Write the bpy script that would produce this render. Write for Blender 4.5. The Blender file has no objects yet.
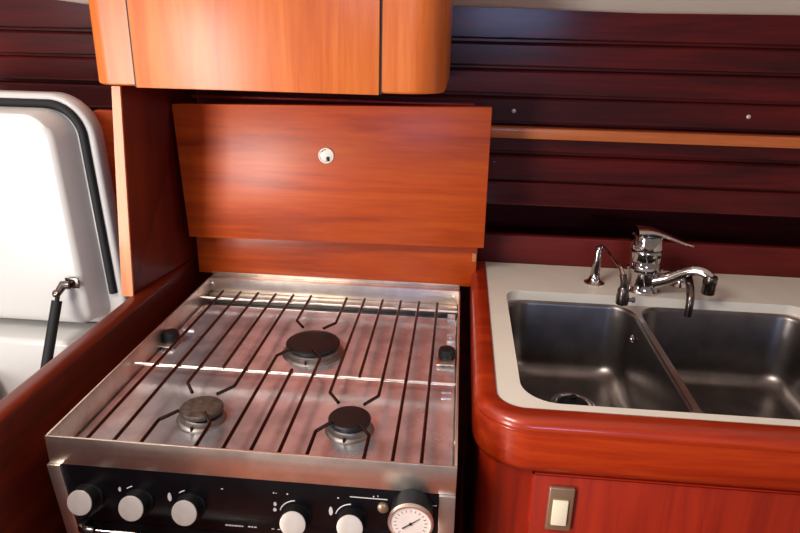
import bpy, bmesh, math, random
from mathutils import Vector, Matrix
random.seed(4)
PI = math.pi
SC = bpy.context.scene
COL = SC.collection

# ------------------------------------------------------------------ camera
yaw, pit, rol = -0.08539609, 0.35026456, 0.02293430
cam_d = bpy.data.cameras.new('camera'); cam = bpy.data.objects.new('camera', cam_d); COL.objects.link(cam)
cam_d.sensor_width = 36; cam_d.lens = 650/800*36; cam_d.clip_start = 0.02
fw = Vector((math.sin(yaw)*math.cos(pit), math.cos(yaw)*math.cos(pit), -math.sin(pit)))
ri = Vector((math.cos(yaw), -math.sin(yaw), 0)); up = ri.cross(fw)
r2 = ri*math.cos(rol)+up*math.sin(rol); u2 = -ri*math.sin(rol)+up*math.cos(rol)
cam.matrix_world = Matrix.Translation((0.44592, -0.58200, 1.33832)) @ Matrix((r2, u2, -fw)).transposed().to_4x4()
SC.camera = cam

# ------------------------------------------------------------------ world, light, exposure
wd = bpy.data.worlds.new('world'); SC.world = wd; wd.use_nodes = True
bg = wd.node_tree.nodes['Background']; bg.inputs[0].default_value = (0.95, 0.80, 0.72, 1); bg.inputs[1].default_value = 0.15

def area(name, loc, target, sx, sy, power, col):
    d = bpy.data.lights.new(name, 'AREA'); d.shape = 'RECTANGLE'; d.size = sx; d.size_y = sy; d.energy = power; d.color = col
    o = bpy.data.objects.new(name, d); COL.objects.link(o); o.location = loc
    o.rotation_euler = (Vector(target)-Vector(loc)).to_track_quat('-Z', 'Y').to_euler()
    return o
area('companionway_daylight', (-0.80, -1.25, 0.72), (0.1, 0.45, 0.95), 0.42, 0.95, 23, (1.0, 0.95, 0.91))
area('deck_hatch_daylight', (-0.42, -0.80, 2.15), (0.45, 0.2, 0.9), 0.55, 0.5, 17, (1.0, 0.94, 0.88))
area('porthole_daylight', (0.66, -1.45, 1.42), (0.6, 0.6, 1.38), 0.42, 0.12, 3.0, (0.40, 0.56, 1.0))
area('icebox_side_daylight', (-0.80, -0.55, 1.50), (-0.30, 0.37, 1.0), 0.3, 0.3, 0.8, (0.70, 0.86, 1.0))

SC.view_settings.view_transform = 'Standard'; SC.view_settings.look = 'None'
SC.view_settings.gamma = 1; SC.view_settings.use_curve_mapping = False; SC.view_settings.exposure = 0.56

# ------------------------------------------------------------------ materials
def L(c):   # sRGB 0-255 -> linear
    return tuple(((v/255)/12.92 if v/255 <= .04045 else ((v/255+.055)/1.055)**2.4) for v in c)+(1,)
def base_mat(name, rough=.5, metal=0, coat=0, coatr=.1, spec=.5):
    m = bpy.data.materials.new(name); m.use_nodes = True
    b = m.node_tree.nodes['Principled BSDF']
    b.inputs['Roughness'].default_value = rough; b.inputs['Metallic'].default_value = metal
    b.inputs['Coat Weight'].default_value = coat; b.inputs['Coat Roughness'].default_value = coatr
    b.inputs['Specular IOR Level'].default_value = spec
    return m, m.node_tree, b
def ramp(nt, stops):
    r = nt.nodes.new('ShaderNodeValToRGB'); e = r.color_ramp.elements
    while len(e) < len(stops): e.new(.5)
    for k, (p, c) in enumerate(stops): e[k].position = p; e[k].color = c
    return r
def plain(name, c, rough=.5, metal=0, coat=0, coatr=.1, spec=.5, var=.08, scale=30, bump=0):
    m, nt, b = base_mat(name, rough, metal, coat, coatr, spec)
    tc = nt.nodes.new('ShaderNodeTexCoord'); n = nt.nodes.new('ShaderNodeTexNoise')
    n.inputs['Scale'].default_value = scale; n.inputs['Detail'].default_value = 4
    nt.links.new(tc.outputs['Object'], n.inputs['Vector'])
    l = L(c); r = ramp(nt, [(.3, tuple(v*(1-var) for v in l[:3])+(1,)), (.7, tuple(min(1, v*(1+var)) for v in l[:3])+(1,))])
    nt.links.new(n.outputs['Fac'], r.inputs[0]); nt.links.new(r.outputs[0], b.inputs['Base Color'])
    if bump:
        bp = nt.nodes.new('ShaderNodeBump'); bp.inputs['Strength'].default_value = bump; bp.inputs['Distance'].default_value = .001
        nt.links.new(n.outputs['Fac'], bp.inputs['Height']); nt.links.new(bp.outputs[0], b.inputs['Normal'])
    return m
def wood(name, dark, mid, light, axis='X', rough=.35, coat=.6, coatr=.12, scale=1.0, spec=.4, seed=0.0):
    m, nt, b = base_mat(name, rough, 0, coat, coatr, spec)
    tc = nt.nodes.new('ShaderNodeTexCoord'); mp = nt.nodes.new('ShaderNodeMapping')
    s = {'X': (1.6, 22, 22), 'Z': (22, 22, 1.6), 'Y': (22, 1.6, 22)}[axis]
    mp.inputs['Scale'].default_value = tuple(v*scale for v in s); mp.inputs['Location'].default_value = (seed, seed*1.7, seed*.6)
    nt.links.new(tc.outputs['Object'], mp.inputs['Vector'])
    n = nt.nodes.new('ShaderNodeTexNoise'); n.inputs['Scale'].default_value = 1; n.inputs['Detail'].default_value = 8
    n.inputs['Roughness'].default_value = .62; n.inputs['Distortion'].default_value = .9
    nt.links.new(mp.outputs[0], n.inputs['Vector'])
    n2 = nt.nodes.new('ShaderNodeTexNoise'); n2.inputs['Scale'].default_value = 7; n2.inputs['Detail'].default_value = 5
    nt.links.new(mp.outputs[0], n2.inputs['Vector'])
    mx = nt.nodes.new('ShaderNodeMath'); mx.operation = 'MULTIPLY_ADD'; mx.inputs[1].default_value = .3
    nt.links.new(n2.outputs['Fac'], mx.inputs[0]); nt.links.new(n.outputs['Fac'], mx.inputs[2])
    r = ramp(nt, [(.42, L(dark)), (.64, L(mid)), (.86, L(light))])
    nt.links.new(mx.outputs[0], r.inputs[0]); nt.links.new(r.outputs[0], b.inputs['Base Color'])
    bp = nt.nodes.new('ShaderNodeBump'); bp.inputs['Strength'].default_value = .12; bp.inputs['Distance'].default_value = .0006
    nt.links.new(mx.outputs[0], bp.inputs['Height']); nt.links.new(bp.outputs[0], b.inputs['Normal'])
    return m
def steel(name, c, rough, brush='X', amt=.06, spots=0.0):
    m, nt, b = base_mat(name, rough, 1)
    tc = nt.nodes.new('ShaderNodeTexCoord'); mp = nt.nodes.new('ShaderNodeMapping')
    mp.inputs['Scale'].default_value = {'X': (4, 300, 300), 'Y': (300, 4, 300), 'N': (9, 9, 9)}[brush]
    nt.links.new(tc.outputs['Object'], mp.inputs['Vector'])
    n = nt.nodes.new('ShaderNodeTexNoise'); n.inputs['Scale'].default_value = 1; n.inputs['Detail'].default_value = 5
    nt.links.new(mp.outputs[0], n.inputs['Vector'])
    mr = nt.nodes.new('ShaderNodeMapRange'); mr.inputs[3].default_value = max(.02, rough-amt); mr.inputs[4].default_value = rough+amt
    nt.links.new(n.outputs['Fac'], mr.inputs[0]); nt.links.new(mr.outputs[0], b.inputs['Roughness'])
    n3 = nt.nodes.new('ShaderNodeTexNoise'); n3.inputs['Scale'].default_value = 26; n3.inputs['Detail'].default_value = 6
    nt.links.new(tc.outputs['Object'], n3.inputs['Vector'])
    l = L(c); r = ramp(nt, [(.35, tuple(v*(.8-spots) for v in l[:3])+(1,)), (.6, l)])
    nt.links.new(n3.outputs['Fac'], r.inputs[0]); nt.links.new(r.outputs[0], b.inputs['Base Color'])
    return m

W_board = wood('varnished_teak_board', (156, 52, 6), (198, 76, 12), (216, 98, 20), 'X', rough=.45, coat=.35, coatr=.3)
W_upper = wood('varnished_teak_cabinet', (196, 88, 30), (218, 112, 44), (230, 134, 62), 'Z', rough=.42, coat=.4, coatr=.28, seed=3)
W_red = wood('varnished_mahogany_cabinet', (140, 24, 5), (172, 36, 6), (192, 52, 10), 'X', rough=.34, coat=.6, coatr=.14, seed=5)
W_redv = wood('varnished_mahogany_upright', (118, 20, 2), (146, 30, 3), (162, 40, 5), 'Z', rough=.45, coat=.2, coatr=.25, seed=8)
W_trim = wood('varnished_mahogany_moulding', (120, 26, 4), (152, 38, 6), (178, 58, 13), 'X', rough=.35, coat=.6, coatr=.16, seed=2)
W_dark = wood('dark_mahogany_planking', (44, 5, 6), (76, 10, 10), (102, 18, 14), 'X', rough=.55, coat=.3, coatr=.18, seed=11, spec=.2)
W_up = wood('red_mahogany_upstand', (64, 9, 6), (90, 15, 9), (108, 24, 14), 'X', rough=.55, coat=.1, coatr=.4, seed=13, spec=.25)
W_part = wood('dark_red_partition_wood', (72, 16, 4), (98, 26, 7), (126, 44, 14), 'Y', rough=.42, coat=.3, coatr=.3, seed=4)
W_shelf = wood('pale_orange_batten_wood', (176, 88, 40), (200, 108, 54), (214, 126, 70), 'X', rough=.5, coat=.2, seed=1)
W_edge = wood('raw_panel_edge_wood', (196, 116, 70), (214, 136, 88), (226, 152, 104), 'Z', rough=.5, coat=.2, seed=6)
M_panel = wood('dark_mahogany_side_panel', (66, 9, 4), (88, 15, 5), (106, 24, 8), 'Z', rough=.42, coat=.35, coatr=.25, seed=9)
M_white = plain('white_headliner_vinyl', (244, 234, 220), .6, var=.03, scale=12)
M_gel = plain('white_gelcoat', (204, 202, 198), .36, coat=.25, var=.02, scale=8)
M_lam = plain('cream_white_laminate', (236, 228, 212), .34, coat=.2, var=.03, scale=20)
M_rubber = plain('black_rubber', (12, 11, 15), .7, var=.1)
M_black = plain('black_enamel', (11, 9, 13), .34, coat=.05, spec=.3, var=.3, scale=60)
M_knob = plain('black_plastic', (8, 8, 8), .5, var=.1)
M_iron = plain('dark_burner_iron', (20, 17, 20), .5, metal=.1, var=.35, scale=90, bump=.4)
M_worn = plain('worn_brownish_burner_iron', (92, 78, 70), .6, metal=.5, var=.45, scale=110, bump=.6)
M_dial = plain('pale_dial_enamel', (226, 208, 196), .4, var=.04, scale=80)
M_cream = plain('cream_plastic', (232, 220, 190), .4, var=.02)
M_bronze = plain('brownish_bronze_plate', (160, 134, 108), .35, metal=.6, var=.08)
M_mark = plain('white_printed_mark', (215, 208, 205), .6, var=.05)
M_floor = wood('cabin_sole_wood', (120, 50, 22), (156, 72, 34), (180, 92, 48), 'X')
S_strip = steel('brushed_stainless_rim', (250, 236, 222), .38, 'X', .05)
S_pan = steel('stained_stainless_pan', (226, 226, 234), .29, 'N', .06, .1)
S_pan.node_tree.nodes['Principled BSDF'].inputs['Metallic'].default_value = .80   # dull, scoured and stained steel
S_burn = steel('dull_burner_ring', (150, 140, 134), .45, 'N')
S_rod = steel('stainless_rod', (84, 74, 72), .22, 'N')
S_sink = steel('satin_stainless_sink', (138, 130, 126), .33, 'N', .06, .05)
S_rim_lit = steel('satin_stainless_sink_rim_highlight', (196, 182, 172), .34, 'N', .06, .05)  # sink steel in a lighter colour, painting in the divider's edge highlight
S_chrome = steel('polished_chrome', (214, 208, 206), .08, 'N', .03)
S_nozzle = steel('dull_dark_chrome', (120, 110, 104), .25, 'N', .05)
S_knob = steel('spun_aluminium_knob_face', (232, 220, 208), .42, 'N', .04)
S_knob.node_tree.nodes['Principled BSDF'].inputs['Metallic'].default_value = .55

# ------------------------------------------------------------------ geometry helpers (all in world metres)
WL = {}
def finish(name, bm, mat, parent=None, origin=None, ang=40, label=None):
    if origin is None:
        if parent is not None: origin = WL[parent.name]
        else:
            xs = [v.co for v in bm.verts]
            origin = Vector(((min(c.x for c in xs)+max(c.x for c in xs))/2, (min(c.y for c in xs)+max(c.y for c in xs))/2, min(c.z for c in xs)))
    origin = Vector(origin)
    bmesh.ops.recalc_face_normals(bm, faces=bm.faces)
    bmesh.ops.translate(bm, verts=bm.verts, vec=-origin)
    me = bpy.data.meshes.new(name); bm.to_mesh(me); bm.free()
    for p in me.polygons: p.use_smooth = True
    me.set_sharp_from_angle(angle=math.radians(ang))
    me.materials.append(mat)
    o = bpy.data.objects.new(name, me); COL.objects.link(o)
    WL[o.name] = origin
    if parent is not None:
        o.parent = parent; o.location = origin-WL[parent.name]
    else: o.location = origin
    if label: o['label'] = label
    return o
def thing(name, label, cat, loc, group=None):
    o = bpy.data.objects.new(name, None); COL.objects.link(o); o.location = loc; o.empty_display_size = .05
    WL[o.name] = Vector(loc); o['label'] = label; o['category'] = cat
    if group: o['group'] = group
    return o
def tag(o, label, cat, group=None):
    o['label'] = label; o['category'] = cat
    if group: o['group'] = group
    return o
def struct(name, bm, mat, ang=40):
    o = finish(name, bm, mat, ang=ang); o['kind'] = 'structure'; return o
def NB(): return bmesh.new()
def hexa(bm, c, bev=0, seg=2):
    """c: 8 corners, bottom ring (4) then top ring (4)"""
    vs = [bm.verts.new(p) for p in c]
    fs = [(0,3,2,1), (4,5,6,7), (0,1,5,4), (1,2,6,5), (2,3,7,6), (3,0,4,7)]
    fc = [bm.faces.new([vs[i] for i in f]) for f in fs]
    if bev:
        es = list({e for f in fc for e in f.edges})
        bmesh.ops.bevel(bm, geom=es, offset=bev, segments=seg, profile=.5, affect='EDGES')
    return bm
def box(bm, x0, x1, y0, y1, z0, z1, bev=0, seg=2):
    return hexa(bm, [(x0,y0,z0), (x1,y0,z0), (x1,y1,z0), (x0,y1,z0), (x0,y0,z1), (x1,y0,z1), (x1,y1,z1), (x0,y1,z1)], bev, seg)
def loft(bm, rings, cap0=True, cap1=True, closed=True):
    R = [[bm.verts.new(p) for p in r] for r in rings]
    n = len(R[0])
    for a, b in zip(R, R[1:]):
        for i in range(n if closed else n-1):
            j = (i+1) % n
            bm.faces.new((a[i], a[j], b[j], b[i]))
    if cap0: bm.faces.new(R[0][::-1])
    if cap1: bm.faces.new(R[-1])
    return R
def lathe(bm, c, prof, axis=(0,0,1), n=32, cap=True, sc=(1,1)):
    """prof: (radius, height along axis)"""
    a = Vector(axis).normalized(); t = Vector((1,0,0)) if abs(a.x) < .9 else Vector((0,1,0))
    e1 = (t-a*t.dot(a)).normalized(); e2 = a.cross(e1); c = Vector(c)
    rings = [[c+a*h+e1*(r*sc[0]*math.cos(2*PI*k/n))+e2*(r*sc[1]*math.sin(2*PI*k/n)) for k in range(n)] for r, h in prof]
    loft(bm, rings, cap, cap); return bm
def smooth_path(pts, sub=6):
    P = [Vector(p) for p in pts]; out = []
    for i in range(len(P)-1):
        p0 = P[i-1] if i else P[0]*2-P[1]; p1, p2 = P[i], P[i+1]; p3 = P[i+2] if i+2 < len(P) else P[-1]*2-P[-2]
        for k in range(sub):
            t = k/sub
            out.append(.5*((2*p1)+(p2-p0)*t+(2*p0-5*p1+4*p2-p3)*t*t+(3*p1-p0-3*p2+p3)*t**3))
    out.append(P[-1]); return out
def tube(bm, pts, r, n=10, flat=1.0):
    """r: radius or list"""
    P = [Vector(p) for p in pts]; rr = r if isinstance(r, (list, tuple)) else [r]*len(P)
    if len(rr) != len(P):
        m = len(rr)-1; rr = [rr[min(int(i/(len(P)-1)*m), m-1)]*(1-(i/(len(P)-1)*m-min(int(i/(len(P)-1)*m), m-1)))+rr[min(int(i/(len(P)-1)*m), m-1)+1]*(i/(len(P)-1)*m-min(int(i/(len(P)-1)*m), m-1)) for i in range(len(P))]
    rings = []; t = (P[1]-P[0]).normalized(); u = t.orthogonal().normalized()
    for i, p in enumerate(P):
        if i == 0: d = P[1]-P[0]
        elif i == len(P)-1: d = P[-1]-P[-2]
        else: d = (P[i+1]-p).normalized()+(p-P[i-1]).normalized()
        d.normalize(); u = (u-d*u.dot(d)).normalized(); v = d.cross(u)
        rings.append([p+u*(rr[i]*math.cos(2*PI*k/n))+v*(rr[i]*flat*math.sin(2*PI*k/n)) for k in range(n)])
    loft(bm, rings); return bm
def rrect(x0, x1, y0, y1, r, n=8, rs=None):
    """rounded rectangle ccw; rs = radii (x1y1, x0y1, x0y0, x1y0)"""
    rs = rs or (r,)*4; out = []
    for (cx, cy, a0, q) in ((x1-rs[0], y1-rs[0], 0, rs[0]), (x0+rs[1], y1-rs[1], 90, rs[1]), (x0+rs[2], y0+rs[2], 180, rs[2]), (x1-rs[3], y0+rs[3], 270, rs[3])):
        for k in range(n+1):
            a = math.radians(a0+90*k/n); out.append((cx+q*math.cos(a), cy+q*math.sin(a)))
    return out

# ================================================================== SETTING
# planked hull wall behind everything: profile (y, z) extruded along x
def planks(bm, x0, x1, zs, y, g=.004, lean=0.0):
    prof = []
    for a, b in zip(zs, zs[1:]):
        prof += [(y+.011, a), (y+.011, a+.0015), (y-.001, a+.0035), (y, a+.005), (y, b-.008), (y+.003, b-.0045), (y+.011, b-.0025)]
    prof.append((y+.011, zs[-1])); prof += [(y+.03, zs[-1]), (y+.03, zs[0])]
    loft(bm, [[(x0, p[0], p[1]) for p in prof], [(x1, p[0], p[1]) for p in prof]])
bm = NB(); planks(bm, -1.8, 1.8, [1.030, 1.080, 1.130, 1.184, 1.232, 1.279, 1.324, 1.42], .62)
struct('wall_back', bm, W_dark, 25)
bm = NB(); box(bm, -1.8, 1.8, .84, .87, 0, 1.46); struct('wall_back_recess', bm, W_dark)
bm = NB()   # headliner: edge line at the hull wall rising towards the viewer
edge = [(-1.8, 1.42), (-1.1, 1.40), (-.42, 1.385), (-.30, 1.3745), (-.231, 1.367), (-.10, 1.372), (.2, 1.375), (.436, 1.376), (.737, 1.371), (1.0, 1.373), (1.7, 1.376)]
rings = []
for x, z in edge:
    rings.append([(x, .625, z), (x, .60, z+.004), (x, .45, z+.07), (x, .2, z+.18), (x, -.25, z+.32), (x, -.25, z+.36), (x, .2, z+.22), (x, .86, z+.05)])
loft(bm, rings); struct('ceiling', bm, M_white)
bm = NB(); box(bm, -1.8, 1.8, -1.9, .90, -.03, 0); struct('floor', bm, M_floor)
bm = NB(); box(bm, -.3, 1.7, .594, .6185, 1.160, 1.179, .002); struct('trim_1', bm, W_shelf)
bm = NB(); box(bm, -.03, .47, .562, .580, 1.216, 1.2215, .002); struct('trim_2', bm, W_redv)

# ================================================================== LEFT SIDE: icebox, lid, partition, panel
t = thing('icebox', 'white moulded icebox with lid standing open, left of the low wooden partition', 'icebox', (-.3, .2, .45))
bm = NB(); box(bm, -.62, -.078, .302, .43, .45, .855, .008, 3)
finish('rear_ledge', bm, M_gel, t)
bm = NB(); box(bm, -.62, -.285, -.30, .3, .45, .80, .02, 3); finish('side_wall', bm, M_gel, t)
bm = NB(); box(bm, -.285, -.078, -.3, .30, .45, .47); finish('bottom', bm, M_gel, t)

x0, x1 = -.47, -.092
def lx(x, z): return x-(z-.86)*.050
def lidring(ix, y, r, iz=None, zb=0):
    iz = ix if iz is None else iz
    return [(lx(x, z), y, z) for x, z in rrect(x0+ix, x1-ix, .8575+iz+zb, 1.236-iz, r, 10, (r, r, r*.5, r*.5))]
bm = NB(); loft(bm, [lidring(.004, .402, .060), lidring(0, .397, .065), lidring(0, .376, .065), lidring(.002, .372, .063), lidring(.006, .370, .060)])
lid = finish('icebox_lid', bm, M_gel, t, label='white lid standing open')
bm = NB()
loft(bm, [lidring(.027, .371, .045, .020, -.006), lidring(.030, .364, .043, .021, -.006), lidring(.040, .334, .040, .024, -.006), lidring(.0435, .329, .038, .026, -.004), lidring(.050, .327, .034, .031, 0)])
finish('inner_plug', bm, M_gel, lid)
bm = NB(); sp = [(lx(x1-.0165, .917), .3685, .917)]
for k in range(13):
    a = math.radians(90*k/12); z = 1.236-.0150-.048+.048*math.sin(a); sp.append((lx(x1-.0165-.048+.048*math.cos(a), z), .3685, z))
for k in range(13):
    a = math.radians(90+90*k/12); z = 1.236-.0150-.048+.048*math.sin(a); sp.append((lx(x0+.0165+.048+.048*math.cos(a), z), .3685, z))
sp.append((lx(x0+.0165, .917), .3685, .917))
tube(bm, sp, .0068, 12, 1.0); finish('rubber_seal', bm, M_rubber, lid, label='black rubber seal')

bm = NB(); d0 = Vector((-.1655, .305, .938)); d1 = Vector((-.172, .235, .80))
tube(bm, [d0+(d1-d0)*.02, d0+(d1-d0)*.10], .0035, 12); tube(bm, [d0+(d1-d0)*.07, d1], .0078, 16)
st = finish('gas_strut', bm, M_rubber, t, label='black gas strut')
bm = NB(); lathe(bm, (-.150, .3265, .950), [(0.009, 0), (.009, -.003), (.004, -.0035), (.004, -.012)], (0, 1, 0), 16)
box(bm, -.161, -.139, .3205, .3225, .942, .959, .0006)
tube(bm, [(-.150, .314, .950), (-.160, .312, .950), (-.1665, .304, .938)], [.0070, .0075, .0055], 12)
lathe(bm, (-.1665, .303, .939), [(.0001, -.007), (.0055, -.004), (.0065, 0), (.0055, .004), (.0001, .007)], (1, 0, 0), 14)
finish('end_bracket', bm, S_nozzle, st, label='metal end bracket')

bm = NB()   # low partition with rounded top edge
pr = []
xa, xb, zt, rr = -.064, -.037, .931, .010
pr += [(xa, 0), (xa, zt-.008)]
for k in range(1, 5): a = PI-PI/2*k/4; pr.append((xa+.008+.008*math.cos(a), zt-.008+.008*math.sin(a)))
for k in range(0, 7): a = PI/2-PI/2*k/6; pr.append((xb-rr+rr*math.cos(a), zt-rr+rr*math.sin(a)))
pr.append((xb, 0))
loft(bm, [[(x, -.42, z) for x, z in pr], [(x, .60, z) for x, z in pr]])
tag(finish('low_partition', bm, W_part), 'low reddish wooden partition with rounded top, running between icebox and stove', 'partition')

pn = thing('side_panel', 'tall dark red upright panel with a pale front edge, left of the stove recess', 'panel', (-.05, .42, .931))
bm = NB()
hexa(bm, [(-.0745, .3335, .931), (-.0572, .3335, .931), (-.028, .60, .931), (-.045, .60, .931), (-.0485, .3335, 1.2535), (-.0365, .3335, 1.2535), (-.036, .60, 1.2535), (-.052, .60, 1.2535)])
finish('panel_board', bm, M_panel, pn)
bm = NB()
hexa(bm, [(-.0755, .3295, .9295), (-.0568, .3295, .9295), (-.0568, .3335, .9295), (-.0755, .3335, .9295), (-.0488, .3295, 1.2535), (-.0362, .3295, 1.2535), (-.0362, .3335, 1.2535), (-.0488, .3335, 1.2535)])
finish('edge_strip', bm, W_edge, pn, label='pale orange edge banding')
bm = NB(); box(bm, -.145, -.078, .440, .458, .86, 1.204, .002)
tag(finish('wooden_post', bm, W_board), 'short orange wooden post between the white lid and the dark panel', 'post')

# ================================================================== UPPER CABINET
uc = thing('wall_cabinet', 'orange varnished overhead cabinet with rounded corners, hung above the stove', 'cabinet', (.19, .45, 1.2575))
def ucring(i, z): return [(x, y, z) for x, y in rrect(-.0595+i, .4240-i, .300+i, .61-i, .045, 8, (.005, .005, .024, .050))]
bm = NB(); loft(bm, [ucring(.003, 1.2575), ucring(.0005, 1.2595), ucring(0, 1.262), ucring(0, 1.56)])
finish('body', bm, W_upper, uc, ang=30)
bm = NB(); box(bm, .0045, .3375, .2965, .3035, 1.2555, 1.55, .0012); finish('door', bm, W_upper, uc)
bm = NB(); box(bm, .0015, .0045, .2992, .3032, 1.2562, 1.55); finish('seam', bm, M_knob, uc)
bm = NB(); box(bm, .3375, .3403, .2992, .3032, 1.2562, 1.55); finish('seam', bm, M_knob, uc)

# ================================================================== STOVE BACK BOARDS
bd = thing('stove_cover_board', 'large orange wooden stove cover board with a round finger ring, folded up', 'board', (.233, .504, .966))
bm = NB(); hexa(bm, [(-.028, .495, .979), (.4985, .495, .985), (.4985, .513, .985), (-.028, .513, .979), (-.0375, .495, 1.2125), (.4965, .495, 1.2235), (.4965, .513, 1.2235), (-.0375, .513, 1.2125)], .0015)
finish('board', bm, W_board, bd)
bm = NB(); cc = Vector((.2245, .495, 1.1355))
lathe(bm, cc, [(.0138, -.0005), (.0138, .0012), (.0128, .0022), (.0108, .0022), (.0100, .0010), (.002, .0012)], (0, -1, 0), 36)
ringo = finish('finger_ring', bm, S_knob, bd, label='round pale metal finger pull')
bm = NB(); box(bm, .2250, .2305, .4925, .4945, 1.1265, 1.1335, .0005); tube(bm, [(.2175, .4938, 1.141), (.2195, .4934, 1.1445), (.2245, .4934, 1.1455)], .0007, 6)
finish('finger_hole', bm, M_knob, ringo)
lb = thing('rear_board', 'narrow orange wooden board behind the stove, below the folded cover board', 'board', (.23, .53, .903))
bm = NB(); box(bm, -.025, .4885, .518, .535, .9030, .99, .001); finish('board', bm, W_board, lb)
bm = NB(); box(bm, .4800, .4875, .5145, .518, .952, .968, .001); finish('end_chip', bm, W_edge, lb, label='pale worn wood chip')

# ================================================================== STOVE
sv = thing('gas_stove', 'stainless steel marine stove with three burners and black control panel', 'stove', (.231, .25, .45))
RIM = .900; TW = .0015; XA, XB = -.001, .4625
# tray rim: four thin walls with folded top edge
bm = NB()
box(bm, XA, XB, 0, .003, .8635, RIM, .0007); box(bm, XA, XB, .4995, .5025, .8560, RIM, .0007)
box(bm, XA, XA+.0025, .003, .4995, .8560, RIM, .0005); box(bm, XB-.0025, XB, .003, .4995, .8560, RIM, .0005)
box(bm, XA+.0025, XB-.0025, .003, .4995, .8540, .8560)
finish('hob_tray', bm, S_strip, sv)
# raised burner plate
bm = NB()
pl = [[(x, y, z) for x, y in rrect(.0020+i, .4595-i, .004+i, .458-i, .01, 5)] for i, z in ((0, .8560), (0, .8625), (.002, .8655), (.006, .8662), (.0075, .8656))]
loft(bm, pl); finish('burner_plate', bm, S_pan, sv)
bm = NB(); box(bm, .004, .458, .4850, .4990, .8560, .8740, .002)
finish('rear_ledge', bm, S_strip, sv, label='brushed steel ledge')
bm = NB(); box(bm, .001, .4610, .5026, .5178, .8980, .9003, .0004); box(bm, .001, .4610, .5165, .5178, .9003, .9060, .0003); finish('rear_flange', bm, S_strip, sv)
bm = NB(); box(bm, .004, .458, .4585, .4845, .8560, .8580); finish('rear_slot_shade', bm, M_black, sv)  # flat black strip painting in the darkness of the open slot
# body with posts
bm = NB(); box(bm, .006, .458, .0075, .495, .45, .8540, .002); finish('oven_body', bm, M_black, sv)
bm = NB(); hexa(bm, [(.012, -.003, .70), (.029, -.003, .70), (.029, .0075, .70), (.012, .0075, .70), (-.003, -.003, .8632), (.0125, -.003, .8632), (.0125, .0075, .8632), (-.003, .0075, .8632)], .0008)
finish('corner_post', bm, S_strip, sv)
bm = NB(); hexa(bm, [(.4475, -.003, .70), (.4645, -.003, .70), (.4645, .0075, .70), (.4475, .0075, .70), (.4445, -.003, .8632), (.4625, -.003, .8632), (.4625, .0075, .8632), (.4445, .0075, .8632)], .0008)
finish('corner_post', bm, S_strip, sv)
bm = NB(); box(bm, .013, .4443, .001, .0075, .7855, .8634, .0008); finish('control_panel', bm, M_black, sv)
bm = NB(); box(bm, .030, .446, .0015, .0075, .50, .7845, .002); finish('oven_door', bm, M_black, sv)
bm = NB(); tube(bm, [(.052, -.014, .7850), (.42, -.014, .7820)], .0032, 12)
finish('handle_bar', bm, S_chrome, sv)
bm = NB(); box(bm, .028, .037, -.014, .003, .779, .789, .002); lathe(bm, (.0440, -.014, .7850), [(.0001, -.0075), (.006, -.006), (.0075, 0), (.006, .006), (.0001, .0075)], (1, 0, 0), 16)
finish('handle_bracket', bm, S_nozzle, sv)
# printed marks
def mk(x0, x1, z0, z1):
    bm = NB(); box(bm, x0, x1, .0003, .0011, z0, z1); finish('printed_mark', bm, M_mark, sv)
mk(.346, .388, .8497, .8505); mk(.372, .3735, .852, .8535); mk(.377, .378, .853, .8545)
mk(.259, .2605, .8460, .8475); mk(.262, .2630, .8462, .8470); mk(.2745, .2762, .8458, .8475)
x = .2005
for wdt in (.0035, .003, .0025, .004, .003, .0022):
    mk(x, x+wdt, .7952, .7964); x += wdt+.0006
x += .005
for wdt in (.003, .002, .003): mk(x, x+wdt, .7955, .7967); x += wdt+.001
for q in (.255, .262, .269, .274): mk(q, q+.003, .7955, .7961)
mk(.4365, .4425, .8468, .8474); mk(.199, .2015, .846, .8468); mk(.332, .334, .8465, .8475)

# knobs
kn0 = None
kpos = [(.0400, .8212), (.1002, .8193), (.1620, .8192), (.2853, .8168), (.3490, .8184)]
for i, (kx, kz) in enumerate(kpos):
    o = (kx, .001, kz); ax = (0, -1, .30)
    if kn0 is None:
        bm = NB(); lathe(bm, o, [(.0175, -.004), (.0175, .003), (.0166, .004), (.0156, .006), (.0149, .018), (.0142, .0198), (.012, .0198)], ax, 36)
        kn0 = finish('knob', bm, M_knob, sv, o)
        bm = NB(); lathe(bm, Vector(o)+Vector(ax).normalized()*.0195, [(.0144, 0), (.0147, .0006), (.0144, .0015), (.0125, .0019), (.004, .0019)], ax, 36)
        kf0 = finish('knob_face', bm, S_knob, kn0, o, label='spun silver disc')
    else:
        a = kn0.copy(); COL.objects.link(a); a.location = Vector(o)-WL[sv.name]
        b = kf0.copy(); COL.objects.link(b); b.parent = a
def arc(bm, c, r, a0, a1, w=.0009):
    tube(bm, [(c[0]+r*math.cos(math.radians(a)), .0006, c[1]+r*math.sin(math.radians(a))) for a in [a0+(a1-a0)*k/10 for k in range(11)]], w, 6)
def sym(x, z, rx, rz):
    bm = NB(); lathe(bm, (x, .0008, z), [(.002, 0), (.002, .0008)], (0, -1, 0), 14, True, (rx/.002, rz/.002)); finish('flame_symbol', bm, M_mark, sv)
for i, (kx, kz) in enumerate(kpos):
    if i == 0: continue
    bm = NB(); arc(bm, (kx, kz+.002), .0195, 95 if i > 2 else 108, 165 if i > 2 else 130, .0007); finish('knob_scale', bm, M_mark, sv)
    if i in (2, 4): sym(kx-.0245, kz+.010, .0022, .0058)
    elif i == 3: sym(kx-.0245, kz+.0150, .0018, .0024); sym(kx-.0250, kz+.0070, .0020, .0022)
    else: sym(kx-.0215, kz+.0150, .0016, .003)
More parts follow.
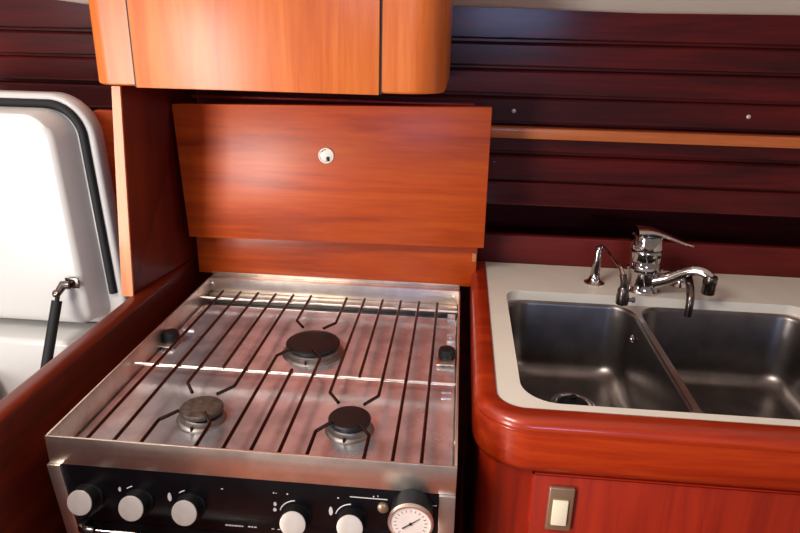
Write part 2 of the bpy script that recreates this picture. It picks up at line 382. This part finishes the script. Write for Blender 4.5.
# thermometer
bm = NB(); o = (.4160, .001, .846)
lathe(bm, o, [(.0215, 0), (.0225, .004), (.0225, .0255), (.018, .0256)], (0, -1, 0), 44)
th = finish('oven_thermometer', bm, M_knob, sv, o)
bm = NB(); lathe(bm, o, [(.0222, .0255), (.0244, .027), (.0246, .029), (.0236, .0315), (.0218, .0315), (.0208, .0290)], (0, -1, 0), 44, False)
finish('bezel', bm, S_strip, th, o, label='pale metal bezel')
bm = NB(); lathe(bm, (.4160, -.0280, .846), [(.0212, 0), (.0212, .0009), (.001, .0009)], (0, -1, 0), 40); finish('dial_face', bm, M_dial, th, o)
bm = NB()
for k in range(17):
    a = math.radians(-45+270*k/16); ca, sa = math.cos(a), math.sin(a); r0, r1 = (.0150, .0180)
    tube(bm, [(.4160+r0*ca, -.0290, .846+r0*sa), (.4160+r1*ca, -.0290, .846+r1*sa)], .0003, 4)
finish('dial_ticks', bm, M_knob, th, o)
bm = NB(); tube(bm, [(.4075, -.0296, .8395), (.4160, -.0296, .846), (.4260, -.0296, .8540)], [.0009, .0007, .0003], 6)
lathe(bm, (.4160, -.0290, .846), [(.0016, 0), (.0016, .0012)], (0, -1, 0), 14); finish('needle', bm, M_knob, th, o)
bm = NB(); lathe(bm, (.3835, .001, .8395), [(.0065, 0), (.0062, .003), (.004, .0045), (.001, .005)], (0, -1, 0), 20)
finish('igniter_button', bm, M_bronze, sv, label='small dull round button')

# burners
def burner(cx, cy, r, cm, tilt=0):
    bm = NB(); o = (cx, cy, .8658)
    lathe(bm, o, [(r*1.20, 0), (r*1.15, .0022), (r*1.06, .0036), (r*1.04, .0085), (r*.98, .0105), (r*.6, .0108)], (tilt*.15, 0, 1), 40)
    b = finish('burner', bm, S_burn, sv, o)
    bm = NB(); c = (cx, cy, .8658+.0108)
    rings = []; n = 60
    for rr, h, tooth in ((r*.90, 0, 0), (r*1.0, .0014, .02), (r*1.02, .0058, .02), (r*.97, .0076, 0), (r*.80, .0082, 0), (r*.45, .0085, 0), (r*.08, .0085, 0)):
        rings.append([(c[0]+rr*(1+(tooth if k % 2 else 0))*math.cos(2*PI*k/n), c[1]+rr*(1+(tooth if k % 2 else 0))*math.sin(2*PI*k/n), c[2]+h+tilt*rr*math.cos(2*PI*k/n+.6)*.05) for k in range(n)])
    loft(bm, rings); finish('burner_cap', bm, cm, b, o)
    bm = NB(); lathe(bm, (cx-.002, cy-r*1.12, .867), [(.0018, 0), (.0018, .0045), (.0008, .006)], (0, 0, 1), 12); finish('igniter_tip', bm, M_knob, b, o)
burner(.1385, .105, .0265, M_worn, .6)
burner(.2385, .303, .0400, M_iron)
burner(.3285, .105, .0258, M_iron)
# dark spill around the front left burner is a stain ring on the plate
# side clamps for pot holders
for cx, s in ((.012, 1), (.4445, -1)):
    bm = NB(); lathe(bm, (cx, .302, .8720), [(.0125, 0), (.0135, .003), (.0130, .010), (.0115, .014), (.006, .0165), (.001, .017)], (0, 0, 1), 20)
    tube(bm, [(cx, .302, .880), (cx-s*.0135, .302, .880)], .0045, 10)
    c = finish('clamp_knob', bm, M_knob, sv, (cx, .302, .87))
    bm = NB(); box(bm, cx-.0150, cx+.0125, (.279), .317, .8690, .8715, .0006); finish('clamp_plate', bm, S_strip, c, (cx, .302, .87))
for x, y in ((.449, .375), (.448, .455)):
    bm = NB(); box(bm, x-.006, x+.008, y-.012, y+.012, .8660, .8700, .0012); lathe(bm, (x, y-.003, .870), [(.0032, 0), (.0026, .0014), (.0005, .0018)], (0, 0, 1), 12)
    finish('corner_bracket', bm, S_pan, sv)
bm = NB()
for y in (.212, .196): box(bm, .4395, .4540, y-.004, y+.004, .8655, .8672, .0004)
finish('spacer_tab', bm, S_pan, sv)
bm = NB(); box(bm, .008, .030, .348, .356, .8655, .8700, .001); finish('spacer_tab', bm, S_pan, sv)
for p, a in (((.0015, .075, .880), (1, 0, 0)), ((.4600, .075, .878), (-1, 0, 0)), ((.452, .4995, .8885), (0, -1, 0)), ((.006, .4995, .8885), (0, -1, 0))):
    bm = NB(); lathe(bm, p, [(.0036, -.0005), (.0036, .0008), (.0024, .0018), (.0004, .002)], a, 14); finish('rivet', bm, S_strip, sv)

# pot grate resting in the tray
gr = thing('pot_grate', 'stainless rod pot grate lying across the whole stove top', 'grate', (.231, .24, .88))
GX = [.038+.0321*i for i in range(13)]; ZR = .8885; RR = .0023
def rod(pts):
    bm = NB(); tube(bm, pts, RR, 10); return finish('rod', bm, S_rod, gr)
def xr(i, y):  return GX[i]
yF, yB = .0065, .468
def hook(i, s, ya, yb):   # straight from ya to yb then finger bending towards the burner (s = +1 right)
    d = 1 if yb > ya else -1
    return [(GX[i], ya, ZR), (GX[i], yb-d*.003, ZR), (GX[i]+s*.0006, yb, ZR), (GX[i]+s*.003, yb+d*.0032, ZR), (GX[i]+s*.0155, yb+d*.0215, ZR)]
for i in (0, 1, 11, 12): rod([(GX[i], yF, ZR), (GX[i], yB, ZR)])
for i in (3, 9): rod([(GX[i], .198, ZR), (GX[i], yB, ZR)])
rod([(GX[6], yF, ZR), (GX[6], .204, ZR)])
for i, s in ((2, 1), (4, -1), (8, 1), (10, -1)):
    rod(hook(i, s, yF, .064)); rod(hook(i, s, yB, .150))
for i, s in ((5, 1), (7, -1)):
    rod(hook(i, s, yF, .243)); rod(hook(i, s, yB, .362))
for y in (.4455, .2005):
    bm = NB(); tube(bm, [(.004, y, ZR-.0042), (.4585, y, ZR-.0042)], .0026, 10); finish('crossbar', bm, S_strip, gr)
bm = NB(); tube(bm, [(.004, .018, ZR-.004), (.4585, .018, ZR-.004)], .0018, 10); finish('crossbar', bm, S_strip, gr)

# ================================================================== SINK CABINET, COUNTER, SINK
sc = thing('sink_cabinet', 'reddish wooden cabinet under the double sink, with a flush door', 'cabinet', (.95, .3, 0))
bm = NB(); loft(bm, [[(x, y, z) for x, y in rrect(.490, 1.55, .060, .60, .03, 8, (.004, .004, .03, .004))] for z in (0, .868)])
# front shell only would show the bowls: hollow the top by keeping the body as four walls
bm.free(); bm = NB()
def shell(bm, i, z0, z1, t=.012):
    o_ = [(x, y) for x, y in rrect(.490+i, 1.55, .060+i, .60, .03, 8, (.004, .004, .03, .004))]
    n_ = [(x, y) for x, y in rrect(.490+i+t, 1.55-t, .060+i+t, .60-t, .02, 8, (.004, .004, .02, .004))]
    loft(bm, [[(x, y, z0) for x, y in o_], [(x, y, z1) for x, y in o_], [(x, y, z1) for x, y in n_], [(x, y, z0) for x, y in n_], [(x, y, z0) for x, y in o_]], False, False)
shell(bm, 0, 0, .8655); finish('body', bm, W_redv, sc, ang=30)
bm = NB(); box(bm, .5535, .98, .0555, .0615, .25, .8560, .0012); dr = finish('door', bm, W_redv, sc)
bm = NB(); box(bm, .5515, .5535, .0575, .0612, .25, .8580); finish('door_seam', bm, W_red, sc)
bm = NB(); box(bm, .5515, .98, .0575, .0612, .8560, .8580); finish('door_seam', bm, W_red, sc)

ct = thing('sink_worktop', 'cream white laminate worktop with rounded varnished red wooden edge moulding', 'worktop', (.95, .3, .865))
# moulding swept along back-left -> corner -> right
path = [(.4805, .574)]
cr = .066
ccx, ccy = .4805+cr, .0445+cr
path.append((.4805, .35)); 
for k in range(13):
    a = PI+PI/2*k/12; path.append((ccx+cr*math.cos(a), ccy+cr*math.sin(a)))
path += [(.9, .0445), (1.55, .0445)]
prof = []   # (inset from outer face, z)
H0, H1 = .866, .9335
prof += [(.0125, H0), (.006, H0+.0012), (.002, H0+.004), (0, H0+.010), (-.0008, H0+.03), (0, H1-.0155), (.0016, H1-.0150), (.0018, H1-.0142), (.0008, H1-.0134)]
for k in range(1, 9):
    a = PI-PI/2*k/8*.96; prof.append((.0135+.013*math.cos(a), H1-.0125+.0125*math.sin(a)))
prof += [(.028, H1), (.0315, H1-.001), (.0335, H1-.0035), (.0335, H0+.002)]
rings = []
for i, (x, y) in enumerate(path):
    p = Vector((x, y)); a = Vector(path[max(i-1, 0)]); b = Vector(path[min(i+1, len(path)-1)])
    d1 = (p-a).normalized() if i else (b-p).normalized(); d2 = (b-p).normalized() if i < len(path)-1 else d1
    d = (d1+d2).normalized(); nrm = Vector((-d.y, d.x)); 
    if 0 < i < len(path)-1: nrm = nrm/max(.5, nrm.dot(Vector((-d1.y, d1.x))))
    fx = .82+.18*max(0, min(1, (x-.4806)/.06))
    rings.append([(x+nrm.x*q*fx, y+nrm.y*q*fx, z) for q, z in prof])
bm = NB(); loft(bm, rings); finish('edge_moulding', bm, W_trim, ct, ang=50)
# laminate plate with sink opening
ZT = .930; TH = .016
bm = NB()
outer = rrect(.4990, 1.55, .0700, .582, .03, 8, (.003, .003, .045, .003))
HX0, HX1, HY0, HY1 = .537, 1.012, .0935, .445
def hole(i=0): return rrect(HX0+i, HX1-i, HY0+i, HY1-i, .04, 10, (.022, .026, .045, .05))
ho = hole()
def ring_edges(pts, z):
    vs = [bm.verts.new((x, y, z)) for x, y in pts]
    return vs, [bm.edges.new((vs[i], vs[(i+1) % len(vs)])) for i in range(len(vs))]
vo, eo = ring_edges(outer, ZT); vh, eh = ring_edges(ho, ZT)
bmesh.ops.triangle_fill(bm, use_beauty=True, use_dissolve=False, edges=eo+eh)
for vs in (vo, vh):
    lo = [bm.verts.new((v.co.x, v.co.y, ZT-TH)) for v in vs]
    for i in range(len(vs)):
        j = (i+1) % len(vs); bm.faces.new((vs[i], vs[j], lo[j], lo[i]))
finish('laminate_top', bm, M_lam, ct, ang=30)

# double sink
sk = thing('double_sink', 'stainless steel double sink with two deep bowls set into the cream worktop', 'sink', (.765, .27, .78))
ZS = .9135
bowls = [(.5365, .7450, .0930, .4440), (.7535, 1.0120, .0930, .4440)]
bm = NB()
def bowl(bm, x0, x1, y0, y1, zf):
    rings = []
    def rg(i, z, r): rings.append([(x, y, z) for x, y in rrect(x0+i, x1-i, y0+i, y1-i, r, 10)])
    rg(0, ZS, .040); rg(.002, ZS-.002, .039); rg(.0035, ZS-.006, .038); rg(.0085, zf+.032, .036)
    for k in range(1, 9):
        a = PI/2*k/8; rg(.0085+.026*(1-math.cos(a)), zf+.032-.028*math.sin(a), .036+.004*math.sin(a))
    rg(.075, zf+.002, .02); 
    R = loft(bm, rings, False, True)
    return R[0]
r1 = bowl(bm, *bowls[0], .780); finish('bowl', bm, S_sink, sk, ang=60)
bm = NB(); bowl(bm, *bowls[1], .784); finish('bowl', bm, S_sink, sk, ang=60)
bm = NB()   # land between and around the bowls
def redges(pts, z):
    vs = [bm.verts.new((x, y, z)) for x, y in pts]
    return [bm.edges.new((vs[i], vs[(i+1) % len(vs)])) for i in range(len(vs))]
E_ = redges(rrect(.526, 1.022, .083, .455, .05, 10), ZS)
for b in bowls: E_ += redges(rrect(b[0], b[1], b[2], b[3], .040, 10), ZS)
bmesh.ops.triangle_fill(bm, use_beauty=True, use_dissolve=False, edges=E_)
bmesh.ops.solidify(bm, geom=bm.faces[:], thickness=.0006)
finish('rim', bm, S_rim_lit, sk)
def drain(x, y, z):
    bm = NB(); rg = []
    for r, h in ((.034, .0005), (.034, .002), (.030, .0026), (.026, .0005), (.024, -.004)): rg.append([(x+r*math.cos(2*PI*k/36), y+r*math.sin(2*PI*k/36), z+h) for k in range(36)])
    loft(bm, rg, False, False); d = finish('drain', bm, S_chrome, sk)
    bm = NB(); lathe(bm, (x, y, z), [(.022, .0004), (.022, .004), (.018, .007), (.006, .0085), (.0045, .013), (.0055, .016), (.001, .0175)], (0, 0, 1), 28); finish('drain_plug', bm, M_rubber, d)
drain(.648, .338, .782); drain(.880, .29, .786)
bm = NB(); lathe(bm, (.7375, .380, .884), [(.0065, 0), (.0065, .0015), (.0045, .003), (.0042, .0015)], (-1, 0, .06), 20); finish('overflow', bm, S_chrome, sk)

# mixer tap
mt = thing('mixer_tap', 'chrome single-lever mixer tap standing behind the sink divider', 'tap', (.77, .478, .930))
mx, my = .770, .478
bm = NB(); lathe(bm, (mx, my, .930), [(.0285, 0), (.0285, .003), (.0262, .0055), (.0255, .020), (.0250, .036), (.0265, .0385), (.0290, .040), (.0290, .0435), (.0262, .0455), (.0250, .047), (.0245, .066), (.0255, .0685), (.0255, .0715), (.0245, .074)], (-.05, 0, 1), 44)
finish('body', bm, S_chrome, mt)
bm = NB(); lathe(bm, (mx, my, .930), [(.0240, .0745), (.0262, .077), (.0260, .092), (.0245, .0985), (.018, .1025), (.006, .104), (.001, .104)], (-.05, 0, 1), 44)
cap = finish('lever_cap', bm, S_chrome, mt)
bm = NB()
lp = smooth_path([(mx-.026, my-.004, 1.0365), (mx-.002, my-.008, 1.0370), (mx+.022, my-.014, 1.031), (mx+.042, my-.020, 1.0245), (mx+.060, my-.026, 1.0205)], 6)
rings = []
for i, p in enumerate(lp):
    f = i/(len(lp)-1); w = .0165*(1-f)**.8+.0045; h = .0042*(1-f)+.0022
    rings.append([(p.x, p.y+w*math.cos(2*PI*k/16), p.z+h*math.sin(2*PI*k/16)) for k in range(16)])
loft(bm, rings); finish('lever', bm, S_chrome, mt)
bm = NB(); sp = smooth_path([(mx+.012, my-.016, .953), (mx+.03, my-.024, .962), (mx+.058, my-.036, .981), (mx+.074, my-.046, .984), (mx+.086, my-.055, .977)], 7)
tube(bm, sp, [.0125, .0105, .009, .0085, .0085], 18, .85); finish('spout', bm, S_chrome, mt)
bm = NB(); lathe(bm, (mx+.0845, my-.0565, .951), [(.0092, 0), (.0102, .0008), (.0102, .017), (.0108, .018), (.0108, .028), (.0095, .0305), (.001, .031)], (0, 0, 1), 30); finish('aerator', bm, S_nozzle, mt)

# left slender tap
t1 = thing('slender_tap', 'slim chrome tap with thin spout ending in a dull nozzle, left of the mixer tap', 'tap', (.693, .5, .93))
bm = NB(); lathe(bm, (.693, .5, .93), [(.0175, 0), (.0175, .0018), (.0140, .0035), (.0105, .007), (.0085, .014), (.0078, .022), (.0072, .030), (.0066, .060), (.0048, .066), (.0015, .068)], (.015, 0, 1), 28)
finish('body', bm, S_chrome, t1)
bm = NB(); sp = smooth_path([(.6942, .5, .990), (.6955, .496, .9985), (.6985, .478, 1.001), (.7035, .445, .998), (.7110, .415, .990), (.7145, .4035, .981)], 6)
tube(bm, sp, [.0040, .0030, .0022, .0022, .0028, .0048], 12); finish('spout', bm, S_chrome, t1)
bm = NB(); tube(bm, smooth_path([(.7140, .404, .983), (.7165, .402, .972), (.7170, .4015, .962)], 4), .0056, 14)
lathe(bm, (.7180, .401, .934), [(.0085, 0), (.0098, .001), (.0100, .014), (.0088, .018), (.0088, .024), (.0060, .029), (.001, .03)], (-.03, 0, 1), 20)
lathe(bm, (.7265, .398, .943), [(.003, 0), (.003, .005), (.0045, .0055), (.0045, .009), (.002, .0105)], (1, -.2, .1), 12)
finish('nozzle', bm, S_nozzle, t1)
# right small tap
t2 = thing('low_tap', 'short dark chrome tap with downturned spout, behind the mixer spout', 'tap', (.842, .512, .93))
bm = NB(); lathe(bm, (.842, .512, .93), [(.0185, 0), (.0185, .0018), (.0140, .005), (.0105, .010), (.0090, .020), (.0085, .030), (.006, .034), (.001, .035)], (0, 0, 1), 28)
finish('body', bm, S_chrome, t2)
bm = NB(); sp = smooth_path([(.842, .512, .955), (.8405, .502, .963), (.836, .475, .967), (.829, .435, .962), (.8255, .414, .952), (.8240, .406, .940), (.8230, .403, .918)], 6)
tube(bm, sp, [.007, .007, .0065, .0062, .0062, .0062, .0056], 16); finish('spout', bm, S_nozzle, t2)

# upstand behind the worktop
bm = NB(); box(bm, .4795, 1.6, .583, .600, .90, .984, .0025, 3)
tag(finish('upstand_board', bm, W_up), 'low dark red wooden upstand board along the back of the cream worktop', 'board')
# wooden corner end of moulding against the cover board is part of the moulding

# switch
sw = thing('light_switch', 'small bronze framed switch with cream rocker on the sink cabinet front', 'switch', (.586, .055, .78))
bm = NB(); box(bm, .5715, .6010, .0500, .0555, .7835, .8445, .0018, 3); finish('switch_plate', bm, M_bronze, sw)
bm = NB(); hexa(bm, [(.5768, .0465, .794), (.5945, .0465, .794), (.5945, .0505, .794), (.5768, .0505, .794), (.5768, .0478, .8285), (.5945, .0478, .8285), (.5945, .0505, .8285), (.5768, .0505, .8285)], .001)
finish('rocker', bm, M_cream, sw)

# screws in the planking
for x, z, y, lb_ in ((.541, 1.205, .6195, 'small pale screw head in dark planking above the batten, beside the cabinet'), (.945, 1.208, .6195, 'small pale screw head in dark planking above the batten, at the right'),
                (.5135, 1.112, .6195, 'tiny dark screw head in planking below the batten, beside the cover board, upper one'), (.5195, 1.046, .6195, 'tiny dark screw head in planking below the batten, beside the cover board, lower one')):
    bm = NB(); r = .0038 if z > 1.15 else .002
    lathe(bm, (x, y+.0008, z), [(r, 0), (r, .0006), (r*.75, .0014), (r*.2, .0016)], (0, -1, 0), 16)
    tag(finish('screw', bm, S_knob if z > 1.15 else S_nozzle), lb_, 'screw')
